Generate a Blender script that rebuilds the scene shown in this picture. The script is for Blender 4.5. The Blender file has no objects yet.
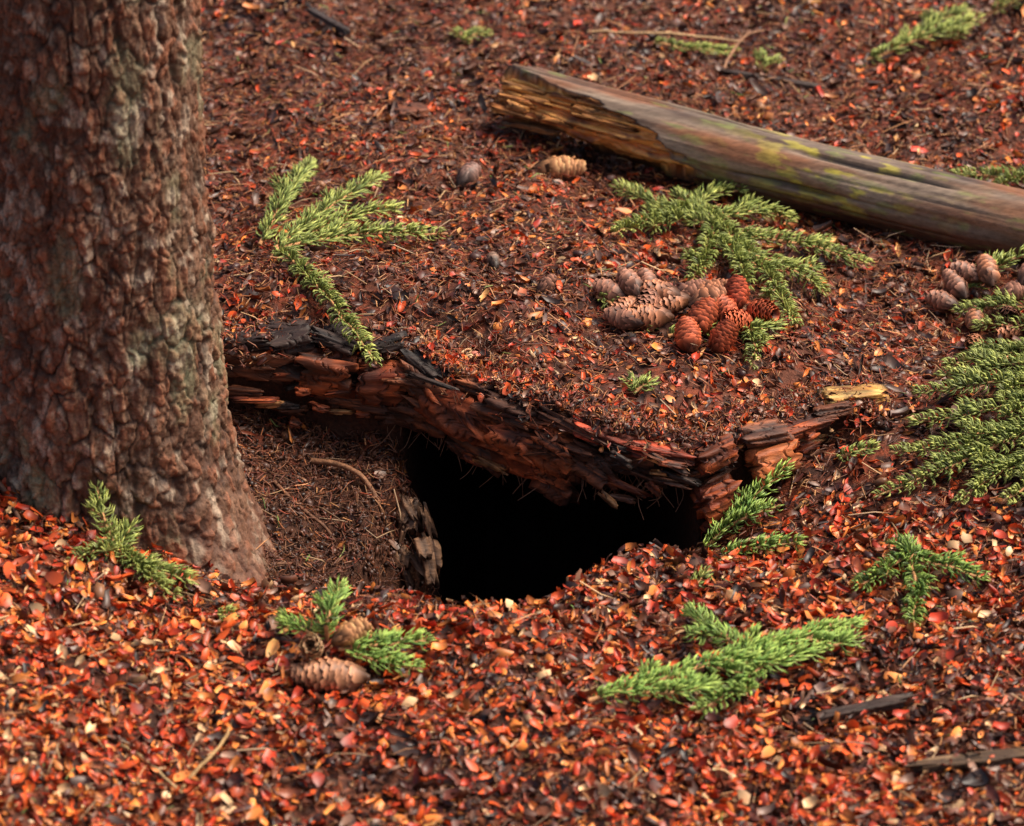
import bpy, math, numpy as np
from mathutils import Vector
rng=np.random.default_rng(7)
scene=bpy.context.scene
# ================= noise =================
def _h(ix,iy,iz,seed):
    n=(ix.astype(np.int64)*374761393+iy.astype(np.int64)*668265263+iz.astype(np.int64)*2147483647+seed*1274126177)&0xffffffff
    n=((n^(n>>13))*1274126177)&0xffffffff
    n=((n^(n>>16))*2246822519)&0xffffffff
    n=n^(n>>15)
    return (n&0xffffff)/float(0xffffff)
def vn(x,y,z=None,seed=0):
    x=np.asarray(x,float);y=np.asarray(y,float)
    z=np.zeros_like(x+y) if z is None else np.asarray(z,float)
    x,y,z=np.broadcast_arrays(x,y,z)
    ix=np.floor(x);iy=np.floor(y);iz=np.floor(z)
    fx=x-ix;fy=y-iy;fz=z-iz
    fx=fx*fx*(3-2*fx);fy=fy*fy*(3-2*fy);fz=fz*fz*(3-2*fz)
    r=0
    for a in(0,1):
        for b in(0,1):
            for c in(0,1):
                r=r+_h(ix+a,iy+b,iz+c,seed)*(fx if a else 1-fx)*(fy if b else 1-fy)*(fz if c else 1-fz)
    return r*2-1
def fbm(x,y,z=None,o=4,seed=0):
    r=0;a=1;s=0
    for i in range(o):
        k=2.03**i
        r=r+a*vn(np.asarray(x)*k,np.asarray(y)*k,None if z is None else np.asarray(z)*k,seed+i*17);s+=a;a*=.5
    return r/s
def ridge(x,y,z=None,o=4,seed=0):
    r=0;a=1;s=0
    for i in range(o):
        k=2.03**i
        r=r+a*(1-2*np.abs(vn(np.asarray(x)*k,np.asarray(y)*k,None if z is None else np.asarray(z)*k,seed+i*17)));s+=a;a*=.5
    return r/s
def worley(u,v,seed=0):
    u=np.asarray(u,float);v=np.asarray(v,float)
    iu=np.floor(u);iv=np.floor(v)
    f1=np.full(u.shape,9.);f2=np.full(u.shape,9.);cid=np.zeros(u.shape)
    z=np.zeros_like(u)
    for a in(-1,0,1):
        for b in(-1,0,1):
            cx=iu+a;cy=iv+b
            d=np.hypot(cx+_h(cx,cy,z,seed)-u,cy+_h(cx,cy,z,seed+7)-v)
            i=_h(cx,cy,z,seed+13)
            nf2=np.where(d<f1,f1,np.minimum(f2,d))
            cid=np.where(d<f1,i,cid);f1=np.minimum(f1,d);f2=nf2
    return f1,f2,cid
def sm(a,b,x):
    t=np.clip((x-a)/(b-a),0,1);return t*t*(3-2*t)
def mix(a,b,t):
    a=np.asarray(a,float);b=np.asarray(b,float);t=np.asarray(t)[...,None]
    return a*(1-t)+b*t
def norm(v):
    return v/np.maximum(np.linalg.norm(v,axis=-1,keepdims=True),1e-9)
# ================= terrain =================
KX=[-200,-.5,-.3,-.11,-.013,.095,.2,.36,.5,200]
KY=[.05,.05,.035,.014,-.04,-.12,-.115,-.01,.03,.03]
def yl(x):
    x=np.asarray(x,float)
    r=sum(np.interp(x+d,KX,KY) for d in(-.03,-.015,0,.015,.03))/5
    return r+.017*fbm(x*20,0*x,o=3,seed=3)*(np.abs(x)<.6)
def stepf(x): return np.interp(x,[-.52,-.36,-.11,.095,.2,.36,.48],[0,.06,.07,.055,.04,.025,0])
def lip(x): return np.interp(x,[-.14,-.12,-.06,0,.05,.1,.15,.2],[-.31,-.345,-.395,-.385,-.350,-.285,-.21,-.13])
def pitm(x,y):
    xa=x-.055*sm(-.22,-.03,y)+.025*fbm(x*12,y*12,seed=6,o=2)+.035*sm(-.15,-.28,y)
    return sm(-.005,.085,y-lip(x)+.020*fbm(x*30,y*30,seed=5,o=3))*sm(-.180,-.075,xa)*(1-sm(.12,.21,x))
def h0(x,y):
    far=np.hypot(x,y)
    n=.022*fbm(x*2.2+3,y*2.2,o=3,seed=1)+.018*fbm(x*11,y*11,o=4,seed=2)*(far<6)
    n=n+.05*sm(-.25,-.55,x)*sm(.1,-.1,y)+.35*sm(6,60,far)*fbm(x*.05,y*.05,seed=9)
    n=n+.020*np.exp(-((x+.02)/.3)**2-((y-.16)/.16)**2)
    return n+.02*sm(.3,.9,x)*sm(.2,-.2,y)
def bowlm(x,y): return np.exp(-((x+.19)/.13)**2-((y+.17)/.17)**2)
def hA(x,y):
    d=yl(x)-y
    lw=np.interp(x,[-.3,-.16,-.08,.2,.3,.4],[.016,.024,.05,.05,.02,0])
    low=lw*np.exp(-np.maximum(d,0)/.09)
    bowl=.082*bowlm(x,y)+.05*np.exp(-((x-.2)/.12)**2-((y+.17)/.09)**2)
    return h0(x,y)-low-bowl-.42*pitm(x,y)+.016*fbm(x*22,y*22,o=4,seed=8)*bowlm(x,y)
def hC(x,y):
    d=np.maximum(y-yl(x),0);s=stepf(x)
    return h0(x,y)+s*np.exp(-d/.5)-.42*s*np.exp(-(d/.065)**2)+.22*s*np.exp(-((d-.12)/.09)**2)
def H(x,y): return np.where(np.asarray(y)>yl(x),hC(x,y),hA(x,y))
def Hs(x,y): return float(H(np.array([x]),np.array([y]))[0])
# ================= mesh helpers =================
class Acc:
    def __init__(s): s.V=[];s.C=[];s.F={};s.n=0
    def add(s,V,F,C):
        V=np.asarray(V,float).reshape(-1,3)
        C=np.asarray(C,float)
        if C.ndim==1: C=np.tile(C,(len(V),1))
        s.V.append(V);s.C.append(C.reshape(-1,3))
        for f in (F if isinstance(F,(list,tuple)) else [F]):
            f=np.asarray(f)
            if len(f): s.F.setdefault(f.shape[1],[]).append(f+s.n)
        s.n+=len(V)
    def obj(s,name,mat,parent=None,smooth=True):
        V=np.concatenate(s.V);C=np.concatenate(s.C)
        Fs=[np.concatenate(f) for f in s.F.values()]
        me=bpy.data.meshes.new(name)
        me.vertices.add(len(V));me.vertices.foreach_set('co',V.astype(np.float32).ravel())
        loops=np.concatenate([f.ravel() for f in Fs]).astype(np.int32)
        st=[];o=0
        for f in Fs:
            st.append(o+np.arange(len(f))*f.shape[1]);o+=f.size
        st=np.concatenate(st).astype(np.int32)
        me.loops.add(len(loops));me.loops.foreach_set('vertex_index',loops)
        me.polygons.add(len(st));me.polygons.foreach_set('loop_start',st)
        me.update(calc_edges=True)
        me.polygons.foreach_set('use_smooth',np.full(len(st),smooth))
        ca=me.color_attributes.new('Col','FLOAT_COLOR','POINT')
        ca.data.foreach_set('color',np.c_[np.clip(C,0,1),np.ones(len(C))].astype(np.float32).ravel())
        me.materials.append(mat)
        ob=bpy.data.objects.new(name,me);scene.collection.objects.link(ob)
        if parent: ob.parent=parent
        return ob
def empty(name,loc=(0,0,0)):
    e=bpy.data.objects.new(name,None);e.empty_display_size=.02;scene.collection.objects.link(e);return e
def grid_faces(nr,nc,wrap=False):
    r=np.arange(nr-1)[:,None];c=np.arange(nc if wrap else nc-1)[None,:]
    c2=(c+1)%nc
    return np.stack([r*nc+c,r*nc+c2,(r+1)*nc+c2,(r+1)*nc+c],-1).reshape(-1,4)
def inst(T,F,P,R,S,C):
    n,k=len(P),len(T)
    V=np.einsum('nij,nkj->nki',R,T[None]*S[:,None,:])+P[:,None,:]
    off=(np.arange(n)*k)[:,None,None]
    Fs=[(f[None]+off).reshape(-1,f.shape[1]) for f in F]
    return V.reshape(-1,3),Fs,C.reshape(-1,3)
def frames(fwd,up):
    f=norm(fwd);s=norm(np.cross(f,up));u=np.cross(s,f)
    return np.stack([s,f,u],-1)
# ================= materials =================
def mat(name,rough=.5,bump=.3,scale=300,spec=.5,var=.25,dist=.001,stretch=(1,1,1),detail=3):
    m=bpy.data.materials.new(name);m.use_nodes=True
    nt=m.node_tree;N=nt.nodes;L=nt.links
    b=N['Principled BSDF']
    a=N.new('ShaderNodeAttribute');a.attribute_name='Col'
    b.inputs['Specular IOR Level'].default_value=spec
    b.inputs['Roughness'].default_value=rough
    if var==0 and bump==0:
        L.new(a.outputs['Color'],b.inputs['Base Color']);return m
    tc=N.new('ShaderNodeTexCoord');mp=N.new('ShaderNodeMapping');mp.inputs['Scale'].default_value=stretch
    L.new(tc.outputs['Object'],mp.inputs['Vector'])
    n=N.new('ShaderNodeTexNoise');n.inputs['Scale'].default_value=scale;n.inputs['Detail'].default_value=detail;n.inputs['Roughness'].default_value=.65
    L.new(mp.outputs['Vector'],n.inputs['Vector'])
    mr=N.new('ShaderNodeMapRange');mr.inputs['From Min'].default_value=.3;mr.inputs['From Max'].default_value=.7
    mr.inputs['To Min'].default_value=1-var;mr.inputs['To Max'].default_value=1+var
    L.new(n.outputs['Fac'],mr.inputs['Value'])
    mx=N.new('ShaderNodeVectorMath');mx.operation='SCALE'
    L.new(a.outputs['Color'],mx.inputs[0]);L.new(mr.outputs['Result'],mx.inputs['Scale'])
    L.new(mx.outputs['Vector'],b.inputs['Base Color'])
    if bump>0:
        bp=N.new('ShaderNodeBump');bp.inputs['Strength'].default_value=bump;bp.inputs['Distance'].default_value=dist
        L.new(n.outputs['Fac'],bp.inputs['Height']);L.new(bp.outputs['Normal'],b.inputs['Normal'])
    return m
M_soil=mat('forest_soil',.75,.9,160,.25,.45,.004)
M_litter=mat('cone_scale_litter',.42,0,400,.42,0)
M_needle=mat('spruce_needles',.42,0,300,.4,0)
M_bark=mat('spruce_bark',.66,.8,300,.32,.4,.0018)
M_wood=mat('rotten_wood',.60,.8,110,.35,.45,.0022,stretch=(.25,1.6,1.6))
M_log=mat('weathered_log_wood',.42,.6,160,.45,.3,.0012,stretch=(.3,1.2,1.2))
M_cone=mat('spruce_cone',.5,0,400,.35,0)
# ================= ground =================
def axis(lo,hi,st,far):
    core=np.arange(lo,hi+st/2,st)
    g=st*1.25**np.arange(1,60);g=np.cumsum(g)
    g=g[g<far];g=np.append(g,far)
    return core,g
cx,g=axis(-1.0,1.0,.0055,200)
XS=np.concatenate([(-1.0-g)[::-1],cx,1.0+g])
dA,gA=axis(0,1.0,.0055,200);DA=np.concatenate([dA,1.0+gA])
dC,gC=axis(0,1.5,.0065,200);DC=np.concatenate([dC,1.5+gC])
ylx=yl(XS)
X,D=np.meshgrid(XS,DA[::-1]);Y=ylx[None]-D;Z=hA(X,Y)
rowsA=np.stack([X,Y,Z],-1)
nf=34;S=np.linspace(0,1,nf+2)[1:-1]
X,Sg=np.meshgrid(XS,S)
dep=.36*sm(-.125,-.02,XS)*(1-sm(.12,.20,XS))
zA=hA(XS,ylx);zC=hC(XS,ylx)
Y=ylx[None]+dep[None]*np.sin(np.pi*Sg)**.75
w=Sg**1.2
Z=zA[None]+(zC-zA)[None]*w
nm=np.clip(dep/.1,0.15,1)[None]*np.sin(np.pi*Sg)
Y=Y+.03*fbm(X*18,Y*18,Z*18,o=4,seed=31)*nm;Z=Z+.03*fbm(X*18+5,Y*18,Z*18,o=4,seed=33)*nm
rowsF=np.stack([X,Y,Z],-1)
X,D=np.meshgrid(XS,DC);Y=ylx[None]+D;Z=hC(X,Y)
rowsC=np.stack([X,Y,Z],-1)
G=np.concatenate([rowsA,rowsF,rowsC])
nr,nc=G.shape[:2]
x,y,z=G[...,0],G[...,1],G[...,2]
c=fbm(x*9,y*9,z*9,o=5,seed=41)*.5+.5
f1,f2,cid=worley(x*90,y*90,seed=3)
col=mix((.045,.015,.009),(.13,.040,.020),np.clip(c*1.1,0,1))
col=mix(col,(.28,.055,.02),(cid>.72)*.5)
col=mix(col,(.02,.010,.007),(cid<.25)*.7)
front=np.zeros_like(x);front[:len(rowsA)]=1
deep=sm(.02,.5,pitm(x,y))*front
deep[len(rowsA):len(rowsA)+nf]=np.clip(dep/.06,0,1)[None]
bowl_dark=np.clip(bowlm(x,y)*1.3,0,.95)*front;bowl_dark[len(rowsA):len(rowsA)+nf]=.9
col=mix(col,mix((.024,.009,.005),(.085,.030,.014),c),bowl_dark)  # darker brown soil in the bowl and along the fold
col=mix(col,(.012,.006,.004),deep*.92)  # dark humus colour that also paints the burrow's shade into the soil
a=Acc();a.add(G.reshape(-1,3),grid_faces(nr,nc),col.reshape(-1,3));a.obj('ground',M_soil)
# ================= litter =================
def sample(n,x0,x1,y0,y1,pitk=.05,keepbowl=1.0):
    x=rng.uniform(x0,x1,n);y=rng.uniform(y0,y1,n)
    p=pitm(x,y)*(y<yl(x))
    k=(p<.3)|(rng.random(n)<pitk)
    k&=((x+.415)**2+(y+.16)**2)>.105**2
    b=np.exp(-((x+.19)/.12)**4-((y+.13)/.16)**4)*(y<yl(x))
    k&=rng.random(n)>b*(1-keepbowl)*1.05
    x,y=x[k],y[k]
    z=H(x,y);e=.004
    yy=np.where(y>yl(x),1,0)
    hx=np.where(yy,hC(x+e,y)-hC(x-e,y),hA(x+e,y)-hA(x-e,y))/(2*e)
    hy=np.where(yy,hC(x,y+e)-hC(x,y-e),hA(x,y+e)-hA(x,y-e))/(2*e)
    N=norm(np.stack([-hx,-hy,np.ones_like(hx)],-1))
    return np.stack([x,y,z],-1),N
def redness(P):
    x,y=P[:,0],P[:,1]
    r=.40+.40*sm(-.12,-.36,y)+.40*sm(-.2,-.5,x)*sm(.0,-.15,y)
    r+=.24*np.exp(-((x-.38)/.3)**2-((y-.15)/.2)**2)
    r+=.55*np.exp(-((x-.05)/.13)**2-((y-.46)/.07)**2)+.5*np.exp(-((x+.25)/.08)**2-((y-.62)/.09)**2)
    r+=.35*np.exp(-((x-.28)/.12)**2-((y-.44)/.04)**2)
    r-=.40*bowlm(x,y)*(y<yl(x))
    r-=.25*np.exp(-((x+.05)/.14)**2-((y-.12)/.08)**2)
    r-=.14*sm(.15,.5,x)*sm(-.35,-.55,y)
    r+=.75*fbm(x*6,y*6,o=3,seed=51)+.35*fbm(x*22,y*22,o=2,seed=52)
    r-=.20*sm(.5,.9,y)
    return np.clip(r,0.03,.95)
PAL=np.array([(.72,.105,.022),(.84,.26,.055),(.52,.050,.016),(.76,.46,.23),
              (.10,.024,.014),(.18,.060,.030),(.045,.018,.013),(.27,.14,.09)])
def flake_cols(P,n):
    r=redness(P);b=rng.random(n)<r*.88
    i=np.where(b,rng.choice([0,1,2,3],n,p=[.40,.28,.24,.08]),rng.choice([4,5,6,7],n,p=[.30,.34,.20,.16]))
    return PAL[i]*rng.uniform(.45,1.25,n)[:,None]
def rand_frames(N,tilt):
    n=len(N);t=norm(rng.normal(size=(n,3)))
    up=norm(N+tilt*t)
    return frames(norm(np.cross(up,norm(rng.normal(size=(n,3))))),up)
def mkflake(prof):
    T=[];sh=[]
    for j,(v,wd,off) in enumerate(prof):
        for i in(-1,0,1):
            T.append((i*.5*wd+off,v-.5+(.07 if (i==0 and j==3) else 0)-(.03*i if j==3 else 0),.18*(i*i)+.25*(v-.5)**2+.05*i))
            sh.append([.4,.75,1.05,1.35][j]*(1-.08*i))
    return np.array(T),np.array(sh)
FT=[mkflake(p) for p in ([(0,.28,0),(.38,.85,0),(.75,1.0,.02),(1.0,.5,.0)],[(0,.2,.05),(.3,.6,0),(.65,.8,-.04),(1.0,.25,.06)],[(0,.5,0),(.35,.9,.06),(.7,.75,.0),(1.0,.6,-.08)],[(0,.15,0),(.35,.4,.05),(.7,.35,-.03),(1.0,.1,.05)])]
TF=[grid_faces(4,3)]
lit=Acc()
def flakes_at(P,N,T,shade,s0,s1,tilt,lift,wr,cols):
    m=len(P)
    R=rand_frames(N,tilt*rng.uniform(.4,1.5,m)[:,None])
    L=s0+(s1-s0)*rng.random(m)**1.5
    S=np.stack([L*rng.uniform(*wr,m),L,L*rng.uniform(.2,2.0,m)*rng.choice([-1,1],m)],-1)
    P=P+N*rng.uniform(0,lift,m)[:,None]
    c=flake_cols(P,m) if cols is None else np.array(cols)[rng.integers(0,len(cols),m)]*rng.uniform(.6,1.2,m)[:,None]
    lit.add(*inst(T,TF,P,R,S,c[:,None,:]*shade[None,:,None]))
def flakes(n,reg,s0,s1,tilt=.55,lift=.004,pitk=.05,wr=(.4,.95),cols=None,kb=.10):
    for T,shade in FT:
        P,N=sample(n//4,*reg,pitk=pitk,keepbowl=kb)
        flakes_at(P,N,T,shade,s0,s1,tilt,lift,wr,cols)
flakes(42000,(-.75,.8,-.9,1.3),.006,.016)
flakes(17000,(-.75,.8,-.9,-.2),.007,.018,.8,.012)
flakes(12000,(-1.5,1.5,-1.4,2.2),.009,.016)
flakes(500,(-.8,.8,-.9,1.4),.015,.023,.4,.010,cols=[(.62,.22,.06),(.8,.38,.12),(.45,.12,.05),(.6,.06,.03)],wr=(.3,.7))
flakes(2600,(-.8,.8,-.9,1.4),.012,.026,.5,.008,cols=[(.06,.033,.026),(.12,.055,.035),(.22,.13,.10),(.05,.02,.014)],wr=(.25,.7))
n=5200;xx=rng.uniform(-.34,.40,n);off=rng.uniform(-.055,.030,n)
zz=hC(xx,np.maximum(yl(xx)-off,yl(xx)))+.30*stepf(xx)*np.exp(-(np.minimum(off,0)/.035)**2)+rng.uniform(-.002,.007,n)-.9*np.maximum(off-.004,0)
P=np.stack([xx,yl(xx)-off,zz],-1);N_=norm(np.stack([0*xx,-.4+0*xx,1+0*xx],-1))
patch=fbm(xx*14,0*xx,o=3,seed=90)
kk=(off<.002)|((off<.014+.022*patch)&(rng.random(n)<.8))|(rng.random(n)<.10);kk&=(xx>-.1)|(rng.random(n)<.5)
Pa=P;P,N_=P[kk],N_[kk]
for i_,(T,shade) in enumerate(FT): flakes_at(P[i_::4],N_[i_::4],T,shade,.005,.013,.6,.004,(.4,.95),None)
ico_v=np.array([(0,0,1),(.894,0,.447),(.276,.851,.447),(-.724,.526,.447),(-.724,-.526,.447),(.276,-.851,.447),(.724,.526,-.447),(-.276,.851,-.447),(-.894,0,-.447),(-.276,-.851,-.447),(.724,-.526,-.447),(0,0,-1)])
ico_f=np.array([(0,1,2),(0,2,3),(0,3,4),(0,4,5),(0,5,1),(1,6,2),(2,7,3),(3,8,4),(4,9,5),(5,10,1),(6,7,2),(7,8,3),(8,9,4),(9,10,5),(10,6,1),(11,7,6),(11,8,7),(11,9,8),(11,10,9),(11,6,10)])
def crumbs_at(P,N,s0,s1,cols,lift):
    n=len(P)
    R=rand_frames(N,.8)
    s=rng.uniform(0,1,n)**2*(s1-s0)+s0
    S=np.stack([s*rng.uniform(.4,1,n),s*rng.uniform(.7,1.6,n),s*rng.uniform(.3,.9,n)],-1)
    P=P+N*(s*.3+rng.uniform(0,lift,n))[:,None]
    c=np.array(cols)[rng.integers(0,len(cols),n)]*rng.uniform(.6,1.3,n)[:,None]
    lit.add(*inst(ico_v,[ico_f],P,R,S,c[:,None,:]*rng.uniform(.8,1.2,(n,12,1))))
def crumbs(n,reg,s0,s1,cols,pitk=.3,lift=.002):
    P,N=sample(n,*reg,pitk=pitk);crumbs_at(P,N,s0,s1,cols,lift)
dk=[(.07,.024,.014),(.13,.045,.022),(.04,.017,.012),(.18,.08,.045),(.20,.045,.018)]
crumbs(16000,(-.8,.8,-.95,1.35),.0012,.0035,dk)
crumbs(5000,(-.34,-.03,-.35,.03),.001,.005,[(.06,.023,.013),(.11,.04,.02),(.03,.013,.009)],.3)
crumbs(1700,(-.9,.9,-.95,1.5),.004,.0080,[(.09,.04,.03),(.16,.085,.065),(.06,.022,.018),(.24,.11,.055)],0.02)
q=Pa[kk&(off>-.01)&(off<.02)][:700]
crumbs_at(q,np.tile([0,-.4,.9],(len(q),1)),.001,.004,[(.05,.02,.012),(.10,.035,.018),(.22,.055,.022)],.004)
ang=np.array([0,2.094,4.189])
NT=np.array([(.5*math.cos(t),-.5,.5*math.sin(t)) for t in ang]+[(.6*math.cos(t),0.1,.6*math.sin(t)+2.0) for t in ang]+[(0,.5,0.3)])
NF=[np.array([(0,1,4,3),(1,2,5,4),(2,0,3,5)]),np.array([(3,4,6),(4,5,6),(5,3,6)])]
def dry_at(P,N,l0,l1,w,cols,lift,tilt):
    n=len(P)
    R=rand_frames(N,tilt)
    L=rng.uniform(l0,l1,n)
    ww=w*rng.uniform(.7,1.3,n)
    S=np.stack([ww,L,ww*rng.choice([-1,1],n)],-1)
    P=P+N*rng.uniform(.001,lift,n)[:,None]
    c=np.array(cols)[rng.integers(0,len(cols),n)]*rng.uniform(.6,1.3,n)[:,None]
    lit.add(*inst(NT,NF,P,R,S,np.repeat(c[:,None,:],7,1)))
def dry(n,reg,l0,l1,w,cols,lift=.005,tilt=.35,pitk=.3):
    P,N=sample(n,*reg,pitk=pitk);dry_at(P,N,l0,l1,w,cols,lift,tilt)
bn=[(.34,.12,.045),(.22,.07,.03),(.46,.22,.09),(.12,.036,.018),(.36,.07,.03),(.10,.035,.02)]
dry(34000,(-.8,.8,-.95,1.35),.009,.019,.0012,bn,.009)
dry(12000,(-.6,.6,.0,.9),.009,.018,.0012,bn,.009)
dry(8000,(-.36,.0,-.4,.05),.008,.018,.0010,[(.14,.05,.025),(.22,.085,.04),(.07,.028,.016),(.15,.04,.022)],.008,.7,.25)
dry(6000,(-1.5,1.5,-1.4,2.2),.009,.018,.0012,bn)
dry(1500,(-.85,.85,-.95,1.4),.02,.05,.0013,[(.58,.36,.18),(.50,.23,.10),(.44,.28,.16)],.014,.3,.02)
dry(600,(-.85,.85,-.95,1.4),.012,.02,.0014,[(.12,.19,.04),(.20,.23,.06)],.010,.3,.02)
dry_at(P,N_,.009,.02,.0011,bn,.006,.8)
lit.obj('leaf_litter',M_litter)
# ================= tubes =================
def resample(P,step):
    P=np.asarray(P,float)
    for _ in range(3):
        Q=[P[0]]
        for i in range(len(P)-1):
            Q+= [P[i]*.75+P[i+1]*.25,P[i]*.25+P[i+1]*.75]
        Q.append(P[-1]);P=np.array(Q)
    d=np.r_[0,np.cumsum(np.linalg.norm(np.diff(P,axis=0),axis=1))]
    n=max(3,int(d[-1]/step)+1);s=np.linspace(0,d[-1],n)
    return np.stack([np.interp(s,d,P[:,k]) for k in range(3)],-1),d[-1]
def tube(acc,P,r,col,seg=7,nz=.15,cs=.25):
    n=len(P);r=np.broadcast_to(r,(n,))
    t=norm(np.gradient(P,axis=0));ref=np.array([.13,.21,.97]);s=norm(np.cross(t,ref));u=np.cross(s,t)
    th=np.arange(seg)*2*np.pi/seg
    rr=r[:,None]*(1+nz*rng.uniform(-1,1,(n,seg)))
    V=P[:,None]+rr[...,None]*(s[:,None]*np.cos(th)[None,:,None]+u[:,None]*np.sin(th)[None,:,None])
    C=np.asarray(col)*np.ones((n,seg,3))*(1+cs*rng.uniform(-1,1,(n,seg,1)))
    acc.add(V.reshape(-1,3),[grid_faces(n,seg,True)],C.reshape(-1,3))
    acc.add(np.r_[V[-1],[P[-1]]],[np.array([(i,(i+1)%seg,seg) for i in range(seg)])],np.r_[C[-1],C[-1][:1]])
    acc.add(np.r_[V[0],[P[0]]],[np.array([((i+1)%seg,i,seg) for i in range(seg)])],np.r_[C[0],C[0][:1]])
# ================= spruce sprigs =================
GREEN=dict(base=(.12,.17,.035),tip=(.50,.52,.13))
PALD=dict(base=(.09,.18,.032),tip=(.36,.47,.09))
PALB=dict(base=(.12,.24,.04),tip=(.44,.56,.12))
def needles_on(acc,P,length,nl,dens,pal):
    n=int(length*dens)
    s=np.sort(rng.uniform(0.03,1,n));m=len(P)
    f=s*(m-1);i=np.clip(f.astype(int),0,m-2);fr=(f-i)[:,None]
    pos=P[i]*(1-fr)+P[i+1]*fr
    t=norm(P[i+1]-P[i])
    up=norm(np.array([0,0,1.])-t*(t[:,2:3]))
    sd=np.cross(t,up)
    th=rng.normal(0,1,n)*1.2
    th=np.where(np.abs(th)>2.4,th*.5,th)
    rad=sd*np.sin(th)[:,None]+up*(np.cos(th)*.8)[:,None]
    a=np.radians(rng.normal(55,7,n))*(1-.5*(s>.93)*(s-.93)/.07)
    d=norm(t*np.cos(a)[:,None]+norm(rad)*np.sin(a)[:,None]+rng.normal(0,.05,(n,3)))
    L=nl*rng.uniform(.85,1.1,n)*(1-.3*sm(.8,1,s))*(.75+.25*sm(0,.15,s))
    R=frames(d,t+1e-3)
    w=.00185*rng.uniform(.85,1.15,n)
    S=np.stack([w,L,w*-1],-1)
    c=mix(pal['base'],pal['tip'],np.clip(rng.beta(1.4,2.2,n)+.25*(s>.85),0,1))*rng.uniform(.65,1.2,n)[:,None]
    sh=np.array([.35,.35,.35,1,1,1,1.5])
    V,F,C=inst(NT+np.array([0,.5,0]),NF,pos,R,S,c[:,None,:]*sh[None,:,None])
    acc.add(V,F,C)
def sprig(name,twigs,nl=.0175,dens=1300,pal=GREEN,subs=0,sublen=.05,stemc=(.46,.22,.09),parent=None,dx=0,top=False):
    e=parent or empty(name)
    an=Acc();ast=Acc()
    for tw in twigs:
        pts=[]
        for p in tw:
            x,y,dz=(p[0]+dx)/1000,p[1]/1000,p[2]/1000
            yy=y-1.6*dz
            z=float(hC(np.array([x]),np.array([max(yy,float(yl(x)))]))[0]) if top else Hs(x,yy)
            pts.append((x,yy,z+dz))
        P,Ln=resample(pts,.004)
        P=P+.0024*np.stack([fbm(np.arange(len(P))*.2,np.zeros(len(P))+k,seed=int(abs(P[0,0])*999)+k,o=2) for k in range(3)],-1)
        tube(ast,P,np.linspace(.0023,.0013,len(P)),stemc)
        needles_on(an,P,Ln,nl,dens,pal)
        if subs:
            k=max(1,int(Ln*subs))
            for q in range(k):
                f=.15+.65*(q+rng.uniform(-.2,.2)+.5)/k
                i=int(f*(len(P)-2));b=P[i];t=norm(P[i+1]-P[i])
                sdv=norm(np.cross(t,[0,0,1]))*(1 if q%2 else -1)
                l=sublen*rng.uniform(.6,1.1)*(1.1-f*.7)
                d=norm(t*.75+sdv*.75+np.array([0,0,rng.uniform(-.05,.15)]))
                d2=norm(d+t*.4+rng.normal(0,.1,3))
                Q,l2=resample([b,b+d*l*.5,b+d*l*.5+d2*l*.5],.004)
                if not top: Q[:,2]=np.maximum(Q[:,2],H(Q[:,0],Q[:,1])+.006)
                tube(ast,Q,np.linspace(.0015,.0009,len(Q)),stemc)
                needles_on(an,Q,l2,nl*.92,dens,pal)
        tp=P[-1];tube(ast,np.array([tp,tp+norm(P[-1]-P[-2])*.003,tp+norm(P[-1]-P[-2])*.006]),np.array([.0018,.0022,.0008]),(.30,.14,.06))
    an.obj('needles',M_needle,e);ast.obj('twigs',M_bark,e)
    return e
sprig('spruce_sprig',[
 [(-283,290,12),(-268,390,35),(-238,550,38)],
 [(-265,245,14),(-215,380,35),(-152,500,32)],
 [(-262,240,14),(-170,320,22),(-78,308,16)],
 [(-268,270,14),(-195,360,25),(-130,385,18)],
 [(-262,240,14),(-212,150,24),(-146,25,26)]],subs=7,sublen=.035,top=True)
sprig('spruce_sprig',[
 [(240,400,16),(211,490,20),(265,535,18),(340,590,14)],
 [(232,440,16),(175,475,18),(122,512,12)],
 [(236,420,18),(176,435,20),(116,340,14)],
 [(236,430,18),(225,345,20),(202,255,12)],
 [(225,470,18),(255,380,24),(290,270,20),(310,135,14)],
 [(255,390,22),(330,385,20),(406,345,12)],
 [(235,440,18),(290,470,20),(330,450,16)],
 [(245,360,18),(258,300,20),(262,235,14)],
 [(205,470,18),(190,430,22),(160,395,16)],
 [(275,310,20),(330,290,16),(352,260,12)]],subs=12,sublen=.05)
sprig('spruce_branch',[
 [(700,60,30),(560,-30,30),(460,-110,22),(393,-158,12)],
 [(690,70,30),(600,0,32),(500,-55,24),(416,-75,12)],
 [(690,80,34),(600,40,34),(520,0,26),(440,-20,14)],
 [(690,90,30),(620,70,30),(530,50,24),(453,44,12)],
 [(720,130,34),(640,120,34),(569,95,26),(480,85,16)],
 [(720,190,30),(640,170,30),(569,140,22),(490,120,16)],
 [(700,-20,30),(600,-60,26),(530,-110,20),(473,-178,12)],
 [(700,-50,30),(620,-90,26),(560,-100,22),(505,-135,14)],
 [(720,-90,26),(620,-115,24),(560,-140,18),(520,-190,12)]],subs=17,sublen=.08,dx=-14,nl=.018)
sprig('spruce_sprig',[
 [(200,-150,10),(225,-125,18),(262,-85,26),(291,-55,28)],
 [(215,-206,10),(250,-212,14),(295,-222,12)],
 [(222,-125,16),(250,-125,20),(277,-128,16)],
 [(215,-130,16),(222,-95,24),(240,-70,26)]],subs=14,sublen=.035,nl=.015,pal=PALD)
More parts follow.
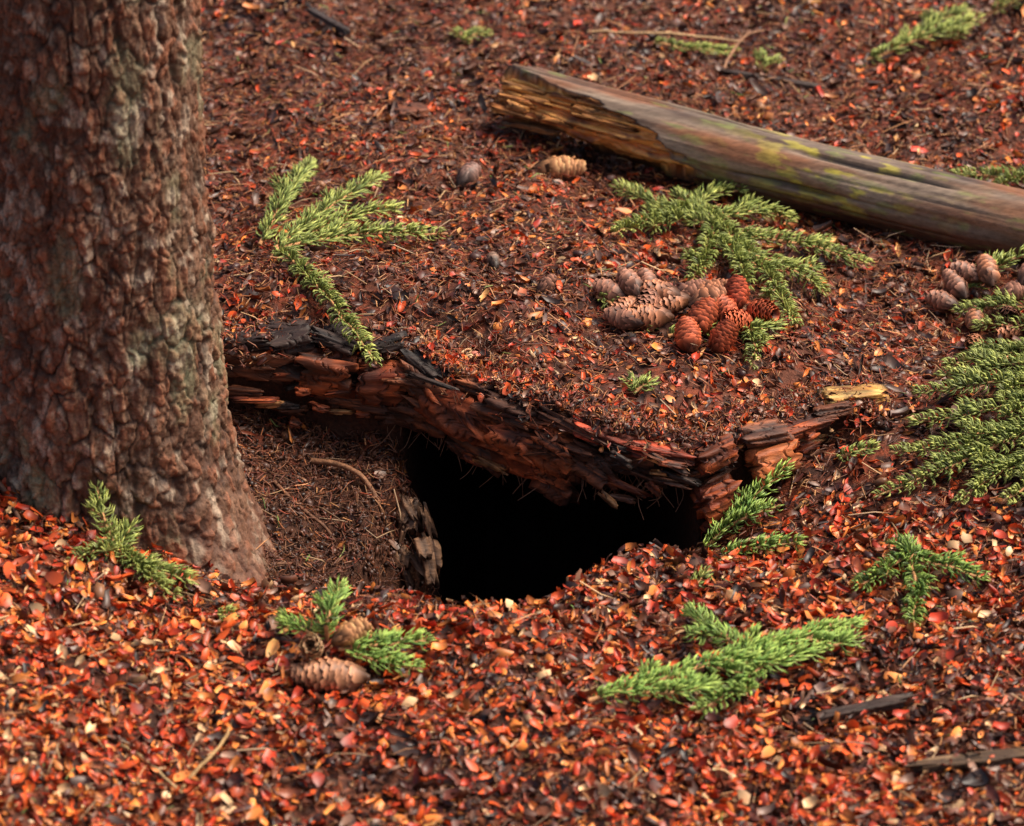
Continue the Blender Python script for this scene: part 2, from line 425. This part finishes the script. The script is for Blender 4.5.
sprig('spruce_sprig',[
 [(401,-282,12),(370,-305,16),(342,-332,12)],
 [(401,-286,14),(435,-298,18),(474,-312,12)],
 [(401,-280,14),(400,-340,18),(393,-395,12)],
 [(398,-300,12),(400,-280,16),(398,-258,14)]],nl=.016,pal=PALD,subs=12,sublen=.032)
sprig('spruce_sprig',[
 [(83,-551,12),(150,-505,20),(262,-435,26),(353,-385,16)],
 [(240,-450,20),(215,-430,24),(186,-380,18)],
 [(270,-440,20),(235,-500,22),(187,-558,12)],
 [(200,-470,20),(255,-465,26),(312,-446,16)],
 [(120,-530,16),(170,-530,20),(205,-505,16)],
 [(300,-425,20),(330,-440,18),(345,-425,14)]],subs=14,sublen=.045,pal=PALB,nl=.017,dx=-12)
sprig('spruce_sprig',[
 [(-180,-455,12),(-176,-415,40),(-167,-345,45)],
 [(-190,-445,14),(-205,-435,20),(-222,-420,20)],
 [(-165,-470,14),(-130,-455,22),(-82,-450,14)],
 [(-160,-475,14),(-125,-480,16),(-90,-496,12)]],subs=16,sublen=.034,pal=PALB,nl=.017)
sprig('spruce_sprig',[
 [(-395,-300,10),(-412,-322,16),(-430,-345,10)],
 [(-393,-300,10),(-405,-250,40),(-415,-190,55)],
 [(-390,-300,10),(-360,-320,22),(-315,-338,14)],
 [(-395,-300,10),(-385,-250,22),(-374,-205,30)],
 [(-392,-300,10),(-352,-350,18),(-330,-365,12)]],subs=12,sublen=.03,nl=.016)
sprig('spruce_sprig',[[(457,942,8),(520,985,22),(609,1038,22)],[(520,985,15),(560,1040,20),(600,1070,16)]],subs=12,sublen=.05)
sprig('spruce_sprig',[[(628,1080,10),(700,1100,20),(800,1090,20)]],subs=12,sublen=.05)
sprig('spruce_sprig',[[(500,280,8),(560,350,30),(610,380,50)],[(700,180,10),(600,215,26),(520,215,14)],[(650,250,10),(560,262,26),(500,255,18)],[(640,560,10),(560,560,20),(530,560,14)]],subs=14,sublen=.04)
for tw in ([[(-60,925,6),(-50,945,14),(-30,960,14)],[(-50,930,6),(-75,945,12)]],
           [[(320,900,6),(322,925,16),(318,950,16)],[(322,910,6),(345,925,14)]],
           [[(345,-75,6),(362,-66,12),(385,-58,10)]],
           [[(128,-45,6),(136,-30,14),(150,-15,12)],[(135,-40,6),(118,-20,12)]],
           [[(-480,-180,6),(-466,-165,22)],[(-470,-185,6),(-452,-170,20)]],
           [[(-290,-395,5),(-272,-385,10)]],[[(180,-330,5),(195,-300,10)]],
           [[(180,940,6),(230,935,14),(290,950,10)]]):
    sprig('spruce_sprig',tw,nl=.012,dens=1500)
# ================= cones =================
ST=[];ssh=[]
for j,(v,wd) in enumerate([(0,.3),(.4,.8),(.8,1.0),(1.0,.55)]):
    for i in(-1,0,1):
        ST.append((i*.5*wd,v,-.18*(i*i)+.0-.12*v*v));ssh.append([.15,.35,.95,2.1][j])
ST=np.array(ST);ssh=np.array(ssh)
SF=[grid_faces(4,3)]
def cone(name,x,y,dz,head,pitch,L,Rr,col,opn,parent):
    acc=Acc()
    n=int(50+36*(L-.036)/.04) if opn<.3 else 84
    t=(np.arange(n)+.5)/n
    prof=Rr*np.sin(np.pi*(.10+.82*t))**.6*(1-.15*t)
    az=np.arange(n)*2.39996
    rad=np.stack([np.cos(az),np.zeros(n),np.sin(az)],-1)
    core=prof*(.66 if opn>=.3 else .68)
    P=rad*core[:,None]+np.stack([0*t,(t-.5)*L*.92,0*t],-1)
    a=opn*(1.3-.5*t)+.24
    axisv=np.array([0,1.,0])
    f=norm(axisv*np.cos(a)[:,None]+rad*np.sin(a)[:,None]+rng.normal(0,.05,(n,3)))
    R=frames(f,rad)
    sl=Rr*(.95 if opn<.3 else .62)*(1-.3*t)
    S=np.stack([Rr*(1.0 if opn<.3 else .72)*(1-.35*t)*rng.uniform(.9,1.1,n),sl*rng.uniform(.9,1.1,n),sl],-1)
    c=np.array(col)*rng.uniform(.65,1.3,n)[:,None]
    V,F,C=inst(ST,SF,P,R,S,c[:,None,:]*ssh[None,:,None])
    m=14;tt=np.linspace(0,1,m);pr=Rr*np.sin(np.pi*(.02+.96*tt))**.6*.63
    th=np.arange(12)*2*np.pi/12
    cv=np.stack([pr[:,None]*np.cos(th),((tt-.5)*L*.95)[:,None]+0*th,pr[:,None]*np.sin(th)],-1).reshape(-1,3)
    ch,sh=math.cos(math.radians(head)),math.sin(math.radians(head))
    cp,sp=math.cos(math.radians(pitch)),math.sin(math.radians(pitch))
    fw=np.array([ch*cp,sh*cp,sp]);s=norm(np.cross(fw,[0,0,1.]));u=np.cross(s,fw)
    M=np.stack([s,fw,u],-1)
    yy=y-1.6*dz
    o=np.array([x,yy,Hs(x,yy)+dz])
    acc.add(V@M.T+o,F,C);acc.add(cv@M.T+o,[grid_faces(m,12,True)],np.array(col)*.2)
    acc.obj(name,M_cone,parent)
GRY=(.24,.105,.066);RED=(.40,.085,.034);TAN=(.50,.23,.10);BRN=(.33,.13,.065)
e=empty('spruce_cone_cluster')
K=[(112,172,16,150,10,.038,.0145,GRY,.16),(133,182,24,120,20,.038,.015,GRY,.16),(152,194,22,110,25,.038,.0145,GRY,.16),(168,182,30,170,10,.040,.015,BRN,.18),
 (192,192,28,20,15,.040,.015,GRY,.16),(180,170,24,200,0,.040,.015,BRN,.18),(152,160,22,240,0,.038,.015,GRY,.16),(130,148,18,210,0,.038,.0145,BRN,.16),
 (154,126,17,185,5,.048,.016,BRN,.2),(126,120,15,150,0,.042,.015,GRY,.16),(216,194,30,10,10,.044,.015,BRN,.2),(209,170,34,30,10,.040,.015,BRN,.2),
 (206,130,24,60,30,.040,.0185,RED,.4),(190,78,18,100,35,.036,.0175,RED,.4),(226,84,18,40,40,.036,.017,RED,.4),(245,180,32,80,45,.036,.017,(.36,.065,.028),.36),(270,146,24,320,10,.036,.0165,RED,.36),(234,142,22,130,30,.036,.017,RED,.4),(248,120,18,200,20,.034,.016,RED,.36)]
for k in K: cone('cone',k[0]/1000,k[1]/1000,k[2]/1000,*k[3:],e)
sprig('g',[[(95,160,8),(120,138,10),(150,104,8)],[(235,115,8),(265,100,16),(292,125,14)],[(170,85,6),(235,105,8),(275,120,10)],[(255,115,8),(265,80,16),(258,50,12)]],nl=.015,subs=10,sublen=.03,parent=e)
e=empty('spruce_cone_cluster')
for k in [(492,268,16,150,10,.034,.014,GRY,.16),(505,300,26,120,20,.038,.014,GRY,.16),(540,330,40,100,20,.040,.015,BRN,.16),(582,330,46,60,10,.038,.015,GRY,.16),(562,290,30,20,10,.036,.015,GRY,.16),
 (522,330,34,160,10,.036,.014,GRY,.16),(595,270,24,350,10,.038,.015,BRN,.18),(560,205,14,200,5,.032,.013,BRN,.16),(585,200,14,330,5,.034,.013,GRY,.16),(520,225,12,90,15,.032,.013,BRN,.16),(555,240,22,280,25,.036,.015,GRY,.16),(515,180,10,250,10,.028,.012,BRN,.16)]:
    cone('cone',k[0]/1000,k[1]/1000,k[2]/1000,*k[3:],e)
cone('spruce_cone',.052,.565,.013,5,0,.056,.017,TAN,.2,None)
cone('spruce_cone',-.168,-.500,.016,178,3,.070,.017,(.36,.16,.08),.26,None)
cone('spruce_cone',-.158,-.446,.024,20,20,.036,.014,TAN,.16,None)
cone('spruce_cone',-.190,-.460,.030,265,40,.034,.014,(.55,.32,.18),.16,None)
cone('spruce_cone',-.055,.50,.012,60,10,.034,.015,(.16,.085,.065),.14,None)
cone('spruce_cone',.035,.165,.010,40,30,.024,.011,GRY,.1,None)
cone('spruce_cone',-.02,.24,.008,100,10,.022,.010,(.16,.09,.06),.1,None)
cone('spruce_cone',.60,-.37,.010,170,0,.045,.015,(.45,.13,.05),.4,None)
# ================= tree trunk =================
nt_=560
zs=np.concatenate([np.arange(-.20,.74,.002),np.linspace(.75,1.6,90),np.linspace(1.65,5,60)])
th=np.linspace(0,2*np.pi,nt_,endpoint=False)+np.pi/2
TH,ZZ=np.meshgrid(th,zs)
R0=.117-.0085*np.clip(ZZ,0,5)
def lobe(c0,w):
    d=(TH-c0+np.pi)%(2*np.pi)-np.pi
    return np.exp(-(d/w)**2)
fl=np.exp(-np.maximum(ZZ+.08,0)/.10)
R_=R0+fl*(.020+.085*lobe(math.radians(-40),.42)+.04*lobe(math.radians(5),.4)+.02*lobe(math.radians(-130),.5)+.018*lobe(math.radians(-88),.3))
R_+=.006*fbm(np.cos(TH)*1.5,np.sin(TH)*1.5,ZZ*4,o=3,seed=60)
U=TH*.115;wx=.012*fbm(U*45,ZZ*30,o=4,seed=61);wy=.024*fbm(U*45,ZZ*30,o=4,seed=62)
f1,f2,ci=worley((U+wx)*50,(ZZ+wy)*22,seed=5)
g1,g2,cj=worley((U+wx*.8)*120,(ZZ+wy*.7)*55,seed=6)
msk=sm(-.25,.35,fbm(U*18,ZZ*9,o=3,seed=68))
e1=1-(1-sm(.0,.16,f2-f1))*(.4+.6*msk)
e2=1-(1-sm(0,.20,g2-g1))*(.85-.4*msk)
rd=ridge(U*55+wx*30,ZZ*18+wy*10,o=4,seed=69)
rf=ridge(U*130,ZZ*65,o=3,seed=59)
fine=fbm(U*210,ZZ*150,o=3,seed=63)
bd=1.3*(.0032*e1*(.3+.9*ci)+.0022*e2*(.2+1.4*cj)+.0028*rd+.0014*rf+.0016*fine)
X=-.418+(R_+bd-.009)*np.cos(TH)+.004*ZZ;Y=-.16+(R_+bd-.009)*np.sin(TH)
n1=fbm(U*30,ZZ*14,o=4,seed=64)*.5+.5
col=mix((.095,.042,.024),(.27,.145,.085),np.clip(ci*.35+cj*.5+n1*.6-.3,0,1))
col=mix(col,(.28,.085,.036),sm(.6,.85,cj)*.5)
col=mix(col,(.46,.35,.25),sm(.55,.74,fbm(U*80,ZZ*50,o=4,seed=66)*.5+.5)*.75)
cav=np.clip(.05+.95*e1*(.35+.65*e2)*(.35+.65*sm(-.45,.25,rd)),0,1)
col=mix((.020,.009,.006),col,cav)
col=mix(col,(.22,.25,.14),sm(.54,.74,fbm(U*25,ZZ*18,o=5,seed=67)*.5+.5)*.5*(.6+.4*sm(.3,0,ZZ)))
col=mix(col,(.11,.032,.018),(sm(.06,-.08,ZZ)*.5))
e=empty('spruce_tree')
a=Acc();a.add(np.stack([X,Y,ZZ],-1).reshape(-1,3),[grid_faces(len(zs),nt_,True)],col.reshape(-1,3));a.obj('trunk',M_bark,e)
# ================= rotten wood chunk =================
def chunk(acc,p0,p1,w,h,c1,c2,seed,roll=0,n=64,m=44,jag=.15,rough=.12,bend=0):
    p0=np.array(p0,float);p1=np.array(p1,float);L=np.linalg.norm(p1-p0);f=(p1-p0)/L
    sd=norm(np.cross(f,[0,0.02,1.]));up=np.cross(sd,f)
    s=np.linspace(0,1,n);th=np.linspace(0,2*np.pi,m,endpoint=False)
    S,TH=np.meshgrid(s,th,indexing='ij')
    ca,sa=np.cos(TH),np.sin(TH)
    q=(np.abs(ca)**7+np.abs(sa)**7)**(-1/7)
    gr=fbm(ca*2.5+seed,sa*2.5,S*L*8,o=4,seed=seed)
    gf=fbm(ca*16+seed,sa*16,S*L*7,o=3,seed=seed+1)
    blk=worley(S*L*26+.4*gr,TH*1.5+seed+.3*gr,seed=seed+2)
    cr=sm(.0,.08,blk[1]-blk[0])
    k=1+rough*2.2*gr+rough*.8*gf+rough*1.3*(blk[2]-.5)-rough*.9*(1-cr)
    j0=jag*(.5+fbm(ca*4+seed,sa*4,o=3,seed=seed+3));j1=jag*(.5+fbm(ca*4+9,sa*4,o=3,seed=seed+4))
    S2=j0*.5+(1-j0*.5-j1*.5)*S
    tp=np.minimum(1,np.minimum(S,1-S)/.02+.35)
    A=q*ca*w/2*k*tp;B=q*sa*h/2*k*tp
    cr_,sr_=math.cos(roll),math.sin(roll)
    A,B=A*cr_-B*sr_,A*sr_+B*cr_
    P=p0+f*(S2*L)[...,None]+sd*A[...,None]+up*(B+bend*np.sin(np.pi*S)*1.0)[...,None]
    t=np.clip(gr*.9+gf*1.3+.42,0,1)
    dirt=sm(.35,.65,fbm(P[...,0]*40,P[...,1]*40,P[...,2]*40,o=3,seed=95)*.5+.5)
    c=mix(c1,c2,t);c=c*(.15+.85*cr)[...,None]*(.55+.75*blk[2])[...,None]
    c=mix(c,(.030,.013,.009),dirt*.7)
    acc.add(P.reshape(-1,3),[grid_faces(n,m,True)],c.reshape(-1,3))
    for r,rev in((0,1),(n-1,0)):
        ring=P[r];acc.add(np.r_[ring,[ring.mean(0)]],[np.array([(i,(i+1)%m,m) for i in range(m)])],np.array(c1)*.7)
# ================= fallen log =================
def fallen_log():
    nL,nA=620,150
    s=np.linspace(0,1,nL);th=np.linspace(0,2*np.pi,nA,endpoint=False)
    S,TH=np.meshgrid(s,th,indexing='ij')
    p0=np.array([-.010,.655]);p1=np.array([1.15,.125])
    Lh=np.linalg.norm(p1-p0)
    d=S*Lh
    up=np.cos(TH);fr=np.sin(TH)
    R=.0425+.004*fbm(d*5,up*.6,fr*.6,o=3,seed=70)
    grain=fbm(d*4,up*5,fr*5,o=4,seed=71)
    fine=fbm(d*12,up*26,fr*26,o=3,seed=72)
    R=R+.0016*grain+.0005*fine
    crack=sm(.60,.70,fbm(d*2.2,up*7,fr*7,o=3,seed=73)*.5+.5)*sm(.4,.6,fbm(d*4,up*2,fr*2,seed=88)*.5+.5);R-=.0035*crack
    jag=fbm(up*4,fr*4,d*12,o=5,seed=74)
    ang=np.clip((fr*.95-up*.35)*.75+.35,0,1)
    lim=.012+.24*ang+.10*jag
    torn=sm(.006,-.006,d-lim)
    blk=fbm(d*34,up*5,fr*5,o=4,seed=75);lay=fbm(d*9,up*12,fr*12,o=4,seed=79)
    Rt=R*(.76-.24*sm(.2,0,d))+.010*blk+.008*lay
    R=R*(1-torn)+np.minimum(R,Rt)*torn
    end=sm(0,.02,d+.02*fbm(up*6,fr*6,o=3,seed=76))
    R=R*(.25+.75*end)
    ax=(p1-p0)/Lh;pr=np.array([ax[1],-ax[0]])
    if pr[1]>0: pr=-pr
    cx=p0[0]+ax[0]*d;cy=p0[1]+ax[1]*d
    zc=.034+np.interp(d,[0,.1,.6,1.3],[.008,.002,0,0])
    base=np.interp(s,[0,.25,.5,.75,1],[Hs(p0[0]+ax[0]*q*Lh,p0[1]+ax[1]*q*Lh) for q in(0,.25,.5,.75,1)])
    bow=.004*np.sin(d*7)
    X=cx+pr[0]*R*fr;Y=cy+pr[1]*R*fr;Z=base[:,None]+zc+bow+R*up+torn*(0.004)
    g=fbm(d*7,up*4,fr*4,o=5,seed=77)*.5+.5
    c=mix((.065,.036,.024),(.34,.25,.18),np.clip(g*1.9-.45,0,1))
    c=mix(c,(.22,.08,.032),sm(.45,.70,fbm(d*6,up*1.5,fr*1.5,o=5,seed=78)*.5+.5)*.85)
    c=mix(c,(.06,.028,.02),sm(.35,-.4,up)*.7)  # shade of a log lit from above, painted dark on its underside
    c=mix(c,(.48,.40,.05),sm(.52,.64,fbm(d*34,up*4,fr*4,o=5,seed=80)*.5+.5)*np.exp(-((d-.44)/.10)**2)*sm(-.5,.1,up)*.85)
    c=mix(c,(.19,.22,.06),sm(.6,.72,fbm(d*30+9,up*5,fr*5,o=4,seed=81)*.5+.5)*.5)
    c=mix(c,(.02,.012,.01),crack*.85)
    t=mix((.50,.12,.025),(.92,.46,.12),np.clip(lay*1.1+.6,0,1))
    t=mix(t,(.09,.022,.010),sm(.52,.70,blk*.5+.5)*.9)
    c=mix(c,t,np.clip(torn*1.1,0,1))
    edge=np.exp(-((d-lim)/.006)**2);c=mix(c,(.05,.02,.012),edge*.6)
    a=Acc()
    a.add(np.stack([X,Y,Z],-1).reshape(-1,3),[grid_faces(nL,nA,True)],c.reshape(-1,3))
    for r in(0,nL-1):
        ring=np.stack([X[r],Y[r],Z[r]],-1);cc=ring.mean(0)
        a.add(np.r_[ring,[cc]],[np.array([(i,(i+1)%nA,nA) for i in range(nA)])],(.2,.08,.03))
    ob=a.obj('fallen_log',M_log)
    sp=Acc()
    for i in range(16):
        d0=rng.uniform(-.012,.10);d1=d0+rng.uniform(.04,.11)
        phi=rng.uniform(.35,2.2);rr=rng.uniform(.024,.034)
        zz=float(base[0])+.040
        q0=(p0[0]+ax[0]*d0+pr[0]*rr*math.sin(phi),p0[1]+ax[1]*d0+pr[1]*rr*math.sin(phi),zz+rr*math.cos(phi)+rng.uniform(-.004,.004))
        q1=(p0[0]+ax[0]*d1+pr[0]*rr*math.sin(phi),p0[1]+ax[1]*d1+pr[1]*rr*math.sin(phi),zz-.004+rr*math.cos(phi))
        chunk(sp,q0,q1,rng.uniform(.006,.013),rng.uniform(.004,.010),(.30,.08,.02),(.90,.42,.12),1500+i*4,n=30,m=16,jag=.7,rough=.22)
    sp.obj('torn_wood',M_wood,ob)
fallen_log()
red1=(.13,.022,.008);red2=(.56,.125,.036);blkc=(.014,.010,.009);blk2=(.06,.036,.027);tan1=(.36,.12,.035);tan2=(.70,.36,.14);brn1=(.055,.020,.011);brn2=(.28,.085,.034)
led=Acc()
def LP(x,off,dz):
    xx=np.array([x]);yy=float(yl(xx)[0]);z=float(hC(xx,np.array([yy]))[0])+.34*float(stepf(x))
    return (x,yy-off,z+dz+.009*float(fbm(x*26,0.,o=2,seed=91)))
L_=[
 (-.33,.004,-.022,-.215,.006,-.024,.030,.034,brn1,brn2),
 (-.235,.008,-.026,-.160,.014,-.032,.032,.044,brn1,red2),
 (-.170,.014,-.032,-.105,.012,-.038,.036,.048,red1,red2),
 (-.21,.000,-.060,-.12,.004,-.066,.028,.026,brn1,brn2),
 (-.125,.006,-.018,-.060,.012,-.030,.032,.032,brn1,brn2),
 (-.135,.006,-.066,-.06,.000,-.062,.030,.030,brn1,brn2),
 (-.095,.016,-.036,-.02,.012,-.048,.036,.048,red1,red2),
 (-.065,.004,-.074,.00,.006,-.080,.028,.030,brn1,brn2),
 (-.035,.012,-.018,.03,.008,-.030,.030,.030,brn1,brn2),
 (-.03,.014,-.052,.040,.010,-.070,.034,.052,red1,red2),
 (.015,.010,-.036,.075,.014,-.056,.036,.040,brn1,red2),
 (.025,.012,-.082,.072,.008,-.094,.032,.044,brn1,red2),
 (.060,.008,-.048,.115,.004,-.062,.032,.036,brn1,brn2),
 (.03,.004,-.014,.105,.010,-.020,.028,.014,brn1,brn2),
 (.06,.016,-.012,.15,.018,-.014,.024,.013,red1,(.60,.085,.035)),
 (.12,.016,-.016,.195,.010,-.012,.020,.012,red1,(.58,.08,.03)),
 (.09,.002,-.036,.16,.000,-.034,.030,.030,blkc,brn2),
 (.190,.014,-.016,.232,.016,-.008,.026,.028,red1,red2),
 (.195,.020,-.062,.238,.022,-.058,.030,.034,red1,red2),
 (.235,.012,-.002,.295,.018,-.006,.026,.016,brn1,brn2),
 (.248,.026,-.036,.300,.030,-.030,.032,.034,tan1,red2),
 (.27,.014,-.014,.34,.020,-.004,.022,.014,red1,red2),
 (.205,.032,-.092,.248,.036,-.086,.026,.020,red1,red2),
 (.31,.004,-.006,.365,.012,.002,.022,.012,brn1,brn2),
 (-.32,-.008,-.004,-.25,-.002,.002,.034,.014,blkc,blk2),
 (-.265,.002,-.004,-.21,-.010,.004,.030,.018,blkc,blk2),
 (-.215,-.012,.004,-.16,.006,-.006,.028,.014,blkc,blk2),
 (-.165,.004,-.006,-.115,-.008,.006,.024,.014,blkc,blk2),
 (-.115,.000,.000,-.07,.012,-.012,.024,.013,blkc,blk2),
 (-.06,.006,-.006,-.02,.002,-.004,.018,.010,blkc,brn2),
 (-.27,-.040,.000,-.225,-.022,.002,.026,.010,blkc,blk2),
 (-.20,-.026,.000,-.17,-.040,.000,.020,.009,blkc,blk2)]
for i,(x0,o0,z0,x1,o1,z1,w,h,ca_,cb_) in enumerate(L_):
    chunk(led,LP(x0,o0,z0),LP(x1,o1,z1),w,h,ca_,cb_,100+i*7,roll=rng.uniform(-.4,.4),jag=.55,rough=.17)
e=empty('rotten_log')
led.obj('decayed_wood',M_wood,e)
spl=Acc()
for i in range(90):
    x=rng.uniform(-.32,.32);l=rng.uniform(.015,.06)
    o=rng.uniform(.010,.032);dz=rng.uniform(-.085 if x<.12 else -.05,-.01)
    cc=[(red1,red2),(tan1,tan2),(brn1,brn2),(blkc,blk2)][rng.choice(4,p=[.42,.10,.33,.15])]
    chunk(spl,LP(x,o,dz),LP(x+l,o+rng.uniform(-.004,.004),dz+rng.uniform(-.016,.008)),rng.uniform(.004,.012),rng.uniform(.003,.009),*cc,400+i*5,n=26,m=16,jag=.8,rough=.22)
for i in range(16):
    x=-.130+rng.uniform(0,.045);y=-.085+rng.uniform(-.02,.02)
    z=Hs(-.125,y)+.006+rng.uniform(-.012,.008)
    chunk(spl,(x,y,z),(x+rng.uniform(-.018,.018),y-rng.uniform(0.005,.03),z-rng.uniform(.015,.045)),rng.uniform(.008,.015),rng.uniform(.004,.007),(.07,.03,.017),(.36,.19,.10),900+i*3,n=20,m=14,jag=.7,rough=.22)
spl.obj('splinters',M_wood,e)
def piece(name,p0,p1,w,h,c1,c2,seed,dz=(.006,.006),**k):
    a=Acc();chunk(a,(p0[0],p0[1],Hs(*p0)+dz[0]),(p1[0],p1[1],Hs(*p1)+dz[1]),w,h,c1,c2,seed,**k);a.obj(name,M_wood)
piece('wood_splinter',(.328,-.012),(.408,.014),.026,.014,(.75,.32,.06),(.98,.62,.2),911,dz=(.014,.016),jag=.5)
piece('bark_chip',(-.145,.665),(-.105,.69),.028,.010,(.16,.05,.025),(.40,.12,.05),903,jag=.3)
piece('stick',(.275,-.575),(.385,-.545),.013,.009,(.03,.018,.014),(.09,.055,.04),905,jag=.4,dz=(.012,.012))
piece('stick',(.36,-.67),(.50,-.655),.014,.008,(.10,.06,.03),(.34,.2,.1),906,jag=.4,dz=(.012,.012))
piece('stick',(-.27,1.02),(-.21,.95),.010,.008,(.04,.03,.028),(.12,.09,.08),907,jag=.4,dz=(.01,.012))
piece('stick',(.26,.86),(.40,.845),.010,.008,(.05,.03,.025),(.10,.07,.05),908,jag=.4,dz=(.01,.01))
def twig(name,pts,r,col):
    a=Acc();P,_=resample([(x,y,Hs(x,y)+dz) for x,y,dz in pts],.006)
    P=P+.002*np.stack([fbm(np.arange(len(P))*.25,np.zeros(len(P))+k,seed=77+k,o=2) for k in range(3)],-1)
    tube(a,P,np.linspace(r,r*.6,len(P)),col,8,.2);a.obj(name,M_bark)
twig('twig',[(.10,.97,.01),(.20,.94,.02),(.30,.96,.012)],.0025,(.46,.28,.14))
twig('twig',[(.27,.86,.01),(.29,.93,.03),(.33,.99,.012)],.002,(.30,.15,.08))
twig('twig',[(-.53,-.60,.01),(-.50,-.53,.03),(-.48,-.48,.012)],.0018,(.46,.28,.14))
twig('twig',[(-.05,.72,.004),(0,.75,.008),(.03,.73,.004)],.0016,(.3,.17,.09))
twig('twig',[(-.60,-.25,.02),(-.52,-.24,.015),(-.49,-.30,.008)],.004,(.13,.06,.035))
twig('twig',[(-.30,-.70,.006),(-.27,-.66,.02),(-.26,-.60,.006)],.002,(.40,.24,.10))
twig('twig',[(-.36,-.64,.004),(-.33,-.67,.01),(-.29,-.72,.004)],.002,(.46,.30,.14))
# ================= roots and rootlets in burrow =================
rt=Acc()
def root(pts,r,col=(.16,.075,.04)):
    P,_=resample(pts,.004);tube(rt,P,np.linspace(r,r*.45,len(P)),col,6,.15)
def gp(x,y,dz=.003): return (x,y,Hs(x,y)+dz)
root([gp(-.215,-.03,.006),gp(-.18,-.045,.012),gp(-.15,-.07,.012),gp(-.125,-.10,.006)],.0036,(.24,.11,.055))
root([gp(-.27,-.05),gp(-.23,-.10,.006),gp(-.18,-.13,.004),gp(-.15,-.19,.002)],.0024,(.14,.06,.03))
root([gp(-.25,-.20),gp(-.21,-.18,.005),gp(-.17,-.22,.004)],.0018,(.16,.07,.035))
for i in range(170):
    x=rng.uniform(-.12,.16);p=np.array(LP(x,rng.uniform(-.02,.012),-.070 if x<.05 else -.05))
    l=rng.uniform(.012,.05);q=p+np.array([rng.normal(0,.4)*l,rng.normal(0,.3)*l,-l])
    root([p,(p+q)/2+rng.normal(0,.008,3),q],.0007,(.22,.10,.055))
for i in range(160):
    x=rng.uniform(-.29,-.08);y=rng.uniform(-.27,.0)
    if pitm(np.array([x]),np.array([y]))[0]>.25: continue
    z=Hs(x,y)+.003;p=np.array([x,y,z]);l=rng.uniform(.015,.05)
    dd=np.array([rng.normal(0,.5),rng.normal(0,.5),0])*l
    q=p+dd;q[2]=Hs(q[0],q[1])+.002
    mm=(p+q)/2;mm[2]=Hs(mm[0],mm[1])+.006
    root([p,mm,q],.0007,(.17,.08,.04))
e=empty('tree_roots');rt.obj('rootlets',M_bark,e)
# ================= light, world, camera =================
w=bpy.data.worlds.new('World');scene.world=w;w.use_nodes=True
N=w.node_tree.nodes;Lk=w.node_tree.links
sky=N.new('ShaderNodeTexSky');sky.sky_type='NISHITA';sky.sun_disc=False
sd=norm(np.array([.55,.10,.82]))
el=math.asin(sd[2]);sky.sun_elevation=el;sky.sun_rotation=math.atan2(sd[0],sd[1])
sky.air_density=1.0;sky.dust_density=6.0
Lk.new(sky.outputs['Color'],N['Background'].inputs['Color']);N['Background'].inputs['Strength'].default_value=.15
sun=bpy.data.lights.new('sun','SUN');sun.energy=4.6;sun.angle=math.radians(26);sun.color=(1,.90,.76)
so=bpy.data.objects.new('sun',sun);scene.collection.objects.link(so)
so.rotation_euler=Vector(sd).to_track_quat('Z','Y').to_euler()
cam=bpy.data.cameras.new('camera');co=bpy.data.objects.new('camera',cam);scene.collection.objects.link(co)
co.location=(0,-4*math.cos(math.radians(30)),2.0);co.rotation_euler=(math.radians(60),0,0)
cam.sensor_width=36;cam.lens=130.9;cam.clip_start=.05;cam.clip_end=1000
cam.dof.use_dof=True;cam.dof.focus_distance=3.97;cam.dof.aperture_fstop=6.3
scene.camera=co
scene.view_settings.view_transform='Standard';scene.view_settings.look='None';scene.view_settings.exposure=0
